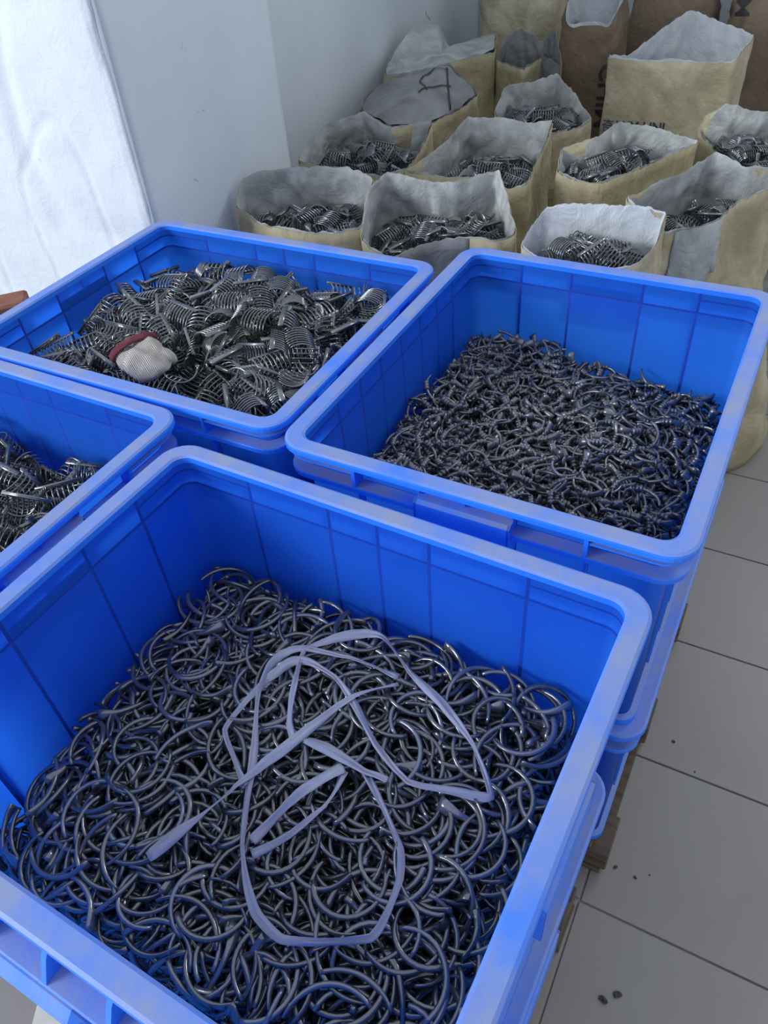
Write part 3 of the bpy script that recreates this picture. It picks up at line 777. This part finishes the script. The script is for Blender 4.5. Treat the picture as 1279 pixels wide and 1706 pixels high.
bag('b5', 'second-row tan bag by the left wall with a domed grey liner', .83, 13, 35, M_KRAFT, M_LINER, comb_label=CL + 'in the second-row bag by the left wall', heap_label=HL + 'inside the second-row bag by the left wall', base_scale=.9)
bag('b6', 'tan bag in the second row with a broad grey liner over few combs', .80, 12, 36, M_KRAFT, M_LINER, comb_label=CL + 'in the broad grey-lined bag', heap_label=HL + 'inside the broad grey-lined bag of the second row', base_scale=.9)
bag('b7', 'tan bag of combs in the second row in front of the printed bag', .83, 13, 37, M_KRAFT, M_LINER, comb_label=CL + 'in the bag in front of the printed bag', heap_label=HL + 'inside the bag in front of the printed bag')
bag('b8', 'grey-lined bag of combs cut by the right edge in the third row', .82, 10, 38, M_KRAFT, M_LINER, comb_label=CL + 'in the third-row bag at the right edge', heap_label=HL + 'inside the third-row bag at the right edge')
bag('b10', 'third-row tan bag with an arched grey liner before the brown sack', .82, 9, 40, M_PALE, M_LINER, comb_label=CL + 'in the arched-liner bag', heap_label=HL + 'inside the arched-liner bag of the third row')
b9 = bag('b9', 'tan bag closed with a folded grey cover marked with black strokes', .84, 0, 39, M_KRAFT, M_LINERD, base_scale=.94)
b11 = bag('b11', 'largest tan bag with a flat printed front and a white liner standing open', .86, 0, 41, M_PALE, M_LINERW, bulge=.006, crumple=.007)
b12 = bag('b12', 'tan bag by the left wall with a grey liner peak standing up', .88, 0, 42, M_KRAFT, M_LINER, base_scale=.88, base_shift=(.03, .03))
b13 = bag('b13', 'tan bag with a torn brown flap beside the big brown sack', .82, 0, 43, M_KRAFT, M_LINERD, base_scale=.85)

# folded cover on the closed bag: a crumpled sheet domed over its mouth
def cover(name, parent, key, rise, mat, off, amp=.014, shrink=.97):
    rim = smooth(resample(BAGS[key], 64), 3); c = rim.mean(0); V = []; n = 64; K = 10
    for j in range(K + 1):
        t = j / K
        for i in range(n):
            p = c + (rim[i] - c) * (1 - t) * shrink; z = rim[i][2] * (1 - t) + c[2] * t + rise * math.sin(t * math.pi / 2)
            z += amp * (noise.noise(Vector((p[0] * 13, p[1] * 13, off))) + .6 * abs(noise.noise(Vector((p[0] * 5, p[1] * 26, off)))))
            V.append((p[0] - parent.location.x, p[1] - parent.location.y, z))
    F = [(j * n + i, j * n + (i + 1) % n, (j + 1) * n + (i + 1) % n, (j + 1) * n + i) for j in range(K) for i in range(n)]
    return link(name, mesh(name, V, F, mat, True), parent)
cv9 = cover('folded_cover', b9[0], 'b9', .05, M_LINERD, 4.2)
cover('folded_liner', b12[0], 'b12', .0, M_LINER, 8.1)

# ------------------------------------------------------------------ tall sacks at the back
def sack(label, x0, x1, y0, y1, h, mat, seed, rz=0, lean=0.0, open_top=False, group='tall kraft sacks against the back wall'):
    cx, cy = (x0 + x1) / 2, (y0 + y1) / 2; w, d = (x1 - x0) / 2, (y1 - y0) / 2
    root = tag(empty('tall_sack', (cx, cy, 0), rz), label, 'sack', group); n = 72; K = 40; V = []
    for j in range(K + 1):
        t = j / K; z = h * t
        pinch = 1 - .30 * max(0, (t - .86) / .14) ** 2 if not open_top else 1 - .12 * max(0, (t - .8) / .2)
        fat = .90 + .10 * math.sin(math.pi * min(1, .12 + t * .95)) - (.10 * (1 - t / .05) if t < .05 else 0)
        for i in range(n):
            a = 2 * math.pi * i / n; ca, sa = math.cos(a), math.sin(a)
            e = .42; x = math.copysign(abs(ca) ** e, ca) * w * (1 - .06 * max(0, t - .86) / .14); y = math.copysign(abs(sa) ** e, sa) * d * (pinch if open_top else (1 - .85 * max(0, (t - .84) / .16) ** 1.5))
            q = Vector((x * 7 + seed, y * 7, z * 5)); q2 = Vector((x * 14, y * 14 + seed, z * 26))
            k = fat + .045 * noise.noise(q) + (.075 * (abs(noise.noise(q2)) - .3) - .05 * max(0, 1 - abs(noise.noise(Vector((x * 5 + z * 9 + seed, y * 5, z * 8 - x * 6)))) * 6)) * (.4 + t)
            zz = z
            if open_top and t > .7: zz = z + (t - .7) / .3 * (.055 * math.copysign(abs(sa) ** .5, sa) + .03 * math.cos(2 * a) + .02 * noise.noise(Vector((a * 2, seed, 0))))
            V.append((x * k + lean * z, y * k, zz))
    F = [(j * n + i, j * n + (i + 1) % n, (j + 1) * n + (i + 1) % n, (j + 1) * n + i) for j in range(K) for i in range(n)] + [list(range(n))[::-1]]
    if not open_top: F.append([K * n + i for i in range(n)])
    s = link('shell', mesh('sack_shell', V, F, mat, True), root)
    if open_top:
        LV = []; top = V[-n:]; KL = 8
        for j in range(KL + 1):
            t = j / KL
            for i in range(n):
                x, y, z = top[i]; k = .97 - .10 * t + .05 * noise.noise(Vector((x * 17, y * 17, t * 2 + seed)))
                LV.append((x * k, y * k, z + .012 + .012 * noise.noise(Vector((i * .3, seed, 2))) - t * .16))
        LF = [(j * n + i, (j + 1) * n + i, (j + 1) * n + (i + 1) % n, j * n + (i + 1) % n) for j in range(KL) for i in range(n)] + [[KL * n + i for i in range(n)]]
        link('liner', mesh('sack_liner', LV, LF, M_LINERW, True), root)
    return root, s
def print_text(parent, shell, body, origin, xdir, ydir, size, mat, nm='printed_text', font_bold=.0):
    """flat lettering laid onto the bag's front: letters in plane (xdir, ydir), dropped along the normal onto the shell"""
    cu = bpy.data.curves.new('lettering', 'FONT'); cu.body = body; cu.size = size; cu.resolution_u = 2; cu.offset = font_bold
    ob = bpy.data.objects.new('lettering', cu); COL.objects.link(ob)
    bpy.context.view_layer.update()
    me = bpy.data.meshes.new_from_object(ob.evaluated_get(bpy.context.evaluated_depsgraph_get()))
    bpy.data.objects.remove(ob)
    bm = bmesh.new(); bm.from_mesh(me)
    for _ in range(2): bmesh.ops.subdivide_edges(bm, edges=[e for e in bm.edges if e.calc_length() > size * .12], cuts=1, use_grid_fill=False)
    bmesh.ops.triangulate(bm, faces=bm.faces[:])
    bpy.context.view_layer.update()
    mw = shell.matrix_world
    t = BVHTree.FromPolygons([mw @ v.co for v in shell.data.vertices], [list(p.vertices) for p in shell.data.polygons])
    xd, yd = Vector(xdir).normalized(), Vector(ydir).normalized(); nr = xd.cross(yd); inv = parent.matrix_world.inverted()
    for v in bm.verts:
        P = Vector(origin) + xd * v.co.x + yd * v.co.y + nr * .4
        h = t.ray_cast(P, -nr)
        v.co = inv @ ((h[0] + nr * .003) if h[0] else P - nr * .4)
    bm.to_mesh(me); bm.free(); me.materials.clear(); me.materials.append(mat)
    return link(nm, me, parent)
s14 = sack('plump light tan sack in the far left corner behind the torn-flap bag', -1.66, -1.17, 3.12, 3.42, 1.24, M_PALE, 1.7)
s15 = sack('dark brown kraft sack printed with letters running down, white liner at its open top', -1.17, -.875, 2.86, 3.06, 1.085, M_BROWN, 5.1, open_top=True)
s16 = sack('tan sack directly behind the printed bag with the white liner', -.98, -.585, 3.24, 3.5, 1.2, M_BROWN, 8.3)
s17 = sack('brown sack with black and violet print at the right end of the back row', -.56, -.08, 3.18, 3.5, 1.18, M_BROWN, 3.3)
print_text(s15[0], s15[1], 'CHIM', (-.955, 2.8, .885), (0, 0, -1), (1, 0, 0), .105, M_INK, font_bold=.0012)
print_text(s17[0], s17[1], 'EIM', (-.52, 3.1, 1.12), (.12, 0, -1), (1, 0, .12), .085, M_INK, font_bold=.001)
print_text(s17[0], s17[1], 'I', (-.315, 3.1, .95), (1, 0, 0), (0, 0, 1), .08, M_INKB, font_bold=.002)
print_text(s17[0], s17[1], 'I', (-.315, 3.1, .76), (1, 0, 0), (0, 0, 1), .08, M_INKV, font_bold=.002)
print_text(b11[0], b11[1], '\u5947', (-.862, 2.5, .69), (1, 0, 0), (0, 0, 1), .055, M_INKV)
print_text(b11[0], b11[1], 'WM UNI', (-.80, 2.5, .70), (1, 0, 0), (0, 0, 1), .050, M_INKB, font_bold=.001)

# black pen strokes on the folded cover, follow its surface
def strokes(parent, surf, paths, width, mat, nm='pen_mark'):
    bpy.context.view_layer.update()
    mw = surf.matrix_world
    t = BVHTree.FromPolygons([mw @ v.co for v in surf.data.vertices], [list(p.vertices) for p in surf.data.polygons])
    inv = parent.matrix_world.inverted()
    for path in paths:
        P = []
        for a, b in zip(path[:-1], path[1:]):
            for k in range(6): P.append(Vector(a).lerp(Vector(b), k / 6))
        P.append(Vector(path[-1])); V = []; F = []
        for i, p in enumerate(P):
            q = P[min(i + 1, len(P) - 1)] - P[max(i - 1, 0)]; s = Vector((-q.y, q.x)).normalized() * width / 2
            for sg in (-1, 1):
                h = t.ray_cast(Vector((p.x + s.x * sg, p.y + s.y * sg, 2)), Vector((0, 0, -1)))
                V.append(inv @ (h[0] + Vector((0, 0, .004))) if h[0] else inv @ Vector((p.x, p.y, .9)))
        F = [(2 * i, 2 * i + 1, 2 * i + 3, 2 * i + 2) for i in range(len(P) - 1)]
        link(nm, mesh(nm, V, F, mat), parent)
strokes(b9[0], cv9, [[(-1.498, 2.341), (-1.508, 2.295), (-1.493, 2.237), (-1.439, 2.190)], [(-1.463, 2.160), (-1.435, 2.225), (-1.382, 2.288)], [(-1.469, 2.439), (-1.383, 2.262), (-1.304, 2.116), (-1.234, 1.981)], [(-1.453, 2.423), (-1.490, 2.398), (-1.495, 2.307)]], .0065, M_INK)

# ------------------------------------------------------------------ lavender plastic strap on the nearest heap
def ribbon(parent, path, width, lift, nm='strand', wob=0.0):
    X, Y, ins, tg, hm = gridA
    P = [Vector((a, b, 0)) for a, b in path]; Q = []
    for i in range(len(P) - 1):
        p0, p1, p2, p3 = P[max(i - 1, 0)], P[i], P[i + 1], P[min(i + 2, len(P) - 1)]
        for k in range(8):
            t = k / 8
            cr = .5 * ((2 * p1) + (p2 - p0) * t + (2 * p0 - 5 * p1 + 4 * p2 - p3) * t * t + (3 * p1 - p0 - 3 * p2 + p3) * t ** 3)
            Q.append(cr.lerp(p1.lerp(p2, t), .45))
    Q.append(P[-1]); Z = []
    for q in Q:
        i = int(np.clip((q.x - X[0, 0]) / .004, 4, X.shape[0] - 5)); j = int(np.clip((q.y - Y[0, 0]) / .004, 4, X.shape[1] - 5))
        Z.append(float(np.percentile(hm[i - 4:i + 5, j - 4:j + 5], 92)))
    Z = np.array(Z); k = np.ones(9) / 9; Zs = np.convolve(np.pad(Z, 4, 'edge'), k, 'valid'); Z = np.maximum(Zs, Z * .6 + Zs * .4) + lift
    V = []; UV = []; s = 0; m5 = 5
    for i, q in enumerate(Q):
        t = Q[min(i + 1, len(Q) - 1)] - Q[max(i - 1, 0)]; d = Vector((-t.y, t.x, 0)).normalized()
        if i: s += (Q[i] - Q[i - 1]).length
        tw = .5 * math.sin(s * 21 + lift * 900) + .35 * math.sin(s * 47)
        w = width * (.78 + .22 * math.sin(s * 33 + 1)) * (1 if 0 < i < len(Q) - 1 else .85)
        for sd in (1, -1):
            for c in (range(m5) if sd == 1 else range(m5 - 1, -1, -1)):
                u = c / (m5 - 1) - .5
                zz = Z[i] + u * w * math.sin(tw) + .0022 * math.cos(u * 9 + s * 30) + (.0005 if sd == 1 else -.0005)
                V.append((q.x + d.x * u * w * math.cos(tw), q.y + d.y * u * w * math.cos(tw), zz)); UV.append((s * 12, u * 2))
    n = 2 * m5; F = [(i * n + c, i * n + (c + 1) % n, (i + 1) * n + (c + 1) % n, (i + 1) * n + c) for i in range(len(Q) - 1) for c in range(n)]
    F += [list(range(n))[::-1], [(len(Q) - 1) * n + c for c in range(n)]]
    o = parent.location
    me = mesh(nm, [(a - o.x, b - o.y, c - o.z) for a, b, c in V], F, M_STRAP, True)
    ul = me.uv_layers.new(name='UVMap')
    for l in me.loops: ul.data[l.index].uv = UV[l.vertex_index]
    return link(nm, me, parent)
strap = tag(empty('plastic_strap', (-.33, -.38, .77)), 'tangled loop of flat lavender plastic strap lying on the dark arcs', 'strap')
ribbon(strap, [(-0.521,-0.576), (-0.494,-0.511), (-0.459,-0.429), (-0.416,-0.341), (-0.381,-0.270), (-0.334,-0.224)], 0.016, 0.01, 'strand')
ribbon(strap, [(-0.341,-0.211), (-0.419,-0.211), (-0.496,-0.221), (-0.529,-0.243), (-0.536,-0.269), (-0.521,-0.318), (-0.475,-0.394), (-0.447,-0.455), (-0.418,-0.509), (-0.386,-0.545), (-0.357,-0.568), (-0.313,-0.578), (-0.270,-0.563), (-0.215,-0.532), (-0.210,-0.498), (-0.214,-0.459), (-0.228,-0.428), (-0.268,-0.394), (-0.317,-0.360), (-0.362,-0.352), (-0.416,-0.356)], 0.013, 0.007, 'strand')
ribbon(strap, [(-0.524,-0.286), (-0.532,-0.340), (-0.533,-0.387), (-0.498,-0.415), (-0.475,-0.432), (-0.458,-0.443)], 0.013, 0.005, 'strand')
ribbon(strap, [(-0.529,-0.291), (-0.503,-0.251), (-0.478,-0.242), (-0.426,-0.251), (-0.375,-0.281), (-0.321,-0.320), (-0.258,-0.347), (-0.199,-0.330), (-0.153,-0.314), (-0.200,-0.261), (-0.265,-0.223), (-0.330,-0.195), (-0.394,-0.155), (-0.424,-0.157), (-0.467,-0.190), (-0.497,-0.227), (-0.471,-0.300), (-0.449,-0.342), (-0.429,-0.362)], 0.013, 0.007, 'strand')
ribbon(strap, [(-0.344,-0.368), (-0.362,-0.391), (-0.383,-0.424), (-0.398,-0.462), (-0.408,-0.500)], 0.02, 0.01, 'bow_loop')
ribbon(strap, [(-0.341,-0.372), (-0.340,-0.398), (-0.345,-0.427), (-0.369,-0.473), (-0.399,-0.514)], 0.015, 0.008, 'bow_loop')
ribbon(strap, [(-0.411,-0.356), (-0.379,-0.355), (-0.344,-0.359), (-0.316,-0.362), (-0.299,-0.360), (-0.281,-0.360)], 0.016, 0.012, 'bow_loop')

# ------------------------------------------------------------------ knit glove on the combs
def glove():
    X, Y, ins, tg, hm = gridC; near = (X + 1.105) ** 2 + (Y - .165) ** 2 < .0030
    r = tag(empty('knit_glove', (-1.098, .158, float(np.percentile(hm[near], 80)) - .012), 0), 'dirty white knit glove with a maroon hem lying on the combs', 'glove')
    r.rotation_euler = (math.radians(10), math.radians(-8), math.radians(62))
    n = 28; K = 16; V = []
    for j in range(K + 1):
        t = j / K
        for i in range(n):
            a = 2 * math.pi * i / n
            w = .047 * (1 - .10 * t) * (1 - max(0, (t - .72) / .28) ** 2.2 * .75); h = .017 + .016 * math.sin(math.pi * min(1, t * 1.15)); h *= (1 - max(0, (t - .8) / .2) ** 2 * .7)
            x = math.cos(a) * w; z = math.sin(a) * h; y = .04 - t * .105
            z += .014 * noise.noise(Vector((x * 28, y * 28, 1.3))) + .004 * noise.noise(Vector((x * 75, y * 75, 5))) - .010 * math.exp(-((x - .012 - (t - .5) * .05) / .011) ** 2) * (math.sin(a) > 0)
            x += .012 * t * t + .006 * noise.noise(Vector((y * 30, z * 40, 4)))
            V.append((x, y, z + .018))
    F = [(j * n + i, (j + 1) * n + i, (j + 1) * n + (i + 1) % n, j * n + (i + 1) % n) for j in range(K) for i in range(n)] + [[K * n + i for i in range(n)][::-1]]
    b = link('palm', mesh('glove_palm', V, F, M_KNIT, True), r); b.modifiers.new('s', 'SUBSURF').render_levels = 1
    # maroon hem round the open cuff
    HV = []; m6 = 8
    for i in range(n):
        a = 2 * math.pi * i / n; cx, cz = math.cos(a) * .049, math.sin(a) * .0195 + .018
        for k in range(m6):
            c = 2 * math.pi * k / m6; rr = .0046
            HV.append((cx + math.cos(c) * math.cos(a) * rr, .041 + math.sin(c) * rr * 2.1, cz + math.cos(c) * math.sin(a) * rr + .003 * noise.noise(Vector((i * .6, k, 0)))))
    HF = [(i * m6 + k, i * m6 + (k + 1) % m6, ((i + 1) % n) * m6 + (k + 1) % m6, ((i + 1) % n) * m6 + k) for i in range(n) for k in range(m6)]
    link('hem', mesh('glove_hem', HV, HF, M_HEM, True), r)
    for nm, pts, rad in (('thumb', [(.026, -.010, .030), (.040, -.028, .026), (.050, -.050, .014)], .014),):
        P = np.array(pts); tt = np.linspace(0, 2, 9); P = np.stack([np.interp(tt, [0, 1, 2], P[:, i]) for i in range(3)], 1)
        rd = rad * np.array([1, 1.02, 1.0, .98, .97, .95, .9, .75, .35])
        Vq, Q = tube(P, (1, 0, 0.1), rd, rd, 6); link(nm, quadmesh(nm, Vq, Q, M_KNIT), r)
glove()

# ------------------------------------------------------------------ odds and ends
V, F = box_vf(-.10, .10, -.04, .04, 0, .90, .006)
V = [v + Vector((noise.noise(v * 12) * .006, noise.noise(v * 14 + Vector((3, 0, 0))) * .006, noise.noise(v * 18) * .008 if v.z > .5 else 0)) for v in V]
o = link('rusty_board', mesh('rusty_board', V, F, M_BRICK)); o.location = (-1.765, .29, 0); o.rotation_euler = (0, 0, math.radians(48))
tag(o, 'rust-red board standing upright between the white pillar and the left crates', 'board')
def crumb(x, y, s, label, cat='crumb', name='dirt_crumb'):
    bm = bmesh.new(); bmesh.ops.create_icosphere(bm, subdivisions=2, radius=1)
    for v in bm.verts:
        k = .75 + .5 * noise.noise(v.co * 1.6 + Vector((x * 90, y * 90, 0))); v.co = Vector((v.co.x * s * k, v.co.y * s * .7 * k, max(0, (v.co.z * .5 + .45)) * s * .7 * k))
    me = bpy.data.meshes.new(name); bm.to_mesh(me); bm.free(); me.materials.append(M_CRUMB)
    o = link(name, me); o.location = (x, y, .0003); o.rotation_euler = (0, 0, x * 40); tag(o, label, cat, 'dirt crumbs on the tiles')
for x, y, s, l in ((.093, -.206, .011, 'larger right half of the broken dirt clod on the nearest floor tile'), (.071, -.227, .012, 'darker left half of the broken dirt clod on the nearest floor tile'),
                   (.065, .397, .006, 'dirt crumb on the tile beside the middle of the right stack'), (.022, .035, .0065, 'dirt crumb nearest the front corner of the right pallet'),
                   (.066, .032, .005, 'small dirt crumb second from the right pallet corner'), (.092, .051, .0028, 'tiny dirt speck third from the right pallet corner'),
                   (.128, .338, .003, 'tiny dirt speck close to a tile joint beside the right stack')):
    crumb(x, y, s, l)
V, F = box_vf(-.035, .035, -.03, .03, 0.0006, .004, .001)
V = [v + Vector((0, 0, .012 * max(0, noise.noise(v * 20)))) for v in V]
o = link('paper_scrap', mesh('paper_scrap', V, F, M_PAPER)); o.location = (-.90, -.76, 0); o.rotation_euler = (0, 0, .5)
tag(o, 'scrap of cream paper on the floor at the foot of the nearest stack', 'paper')
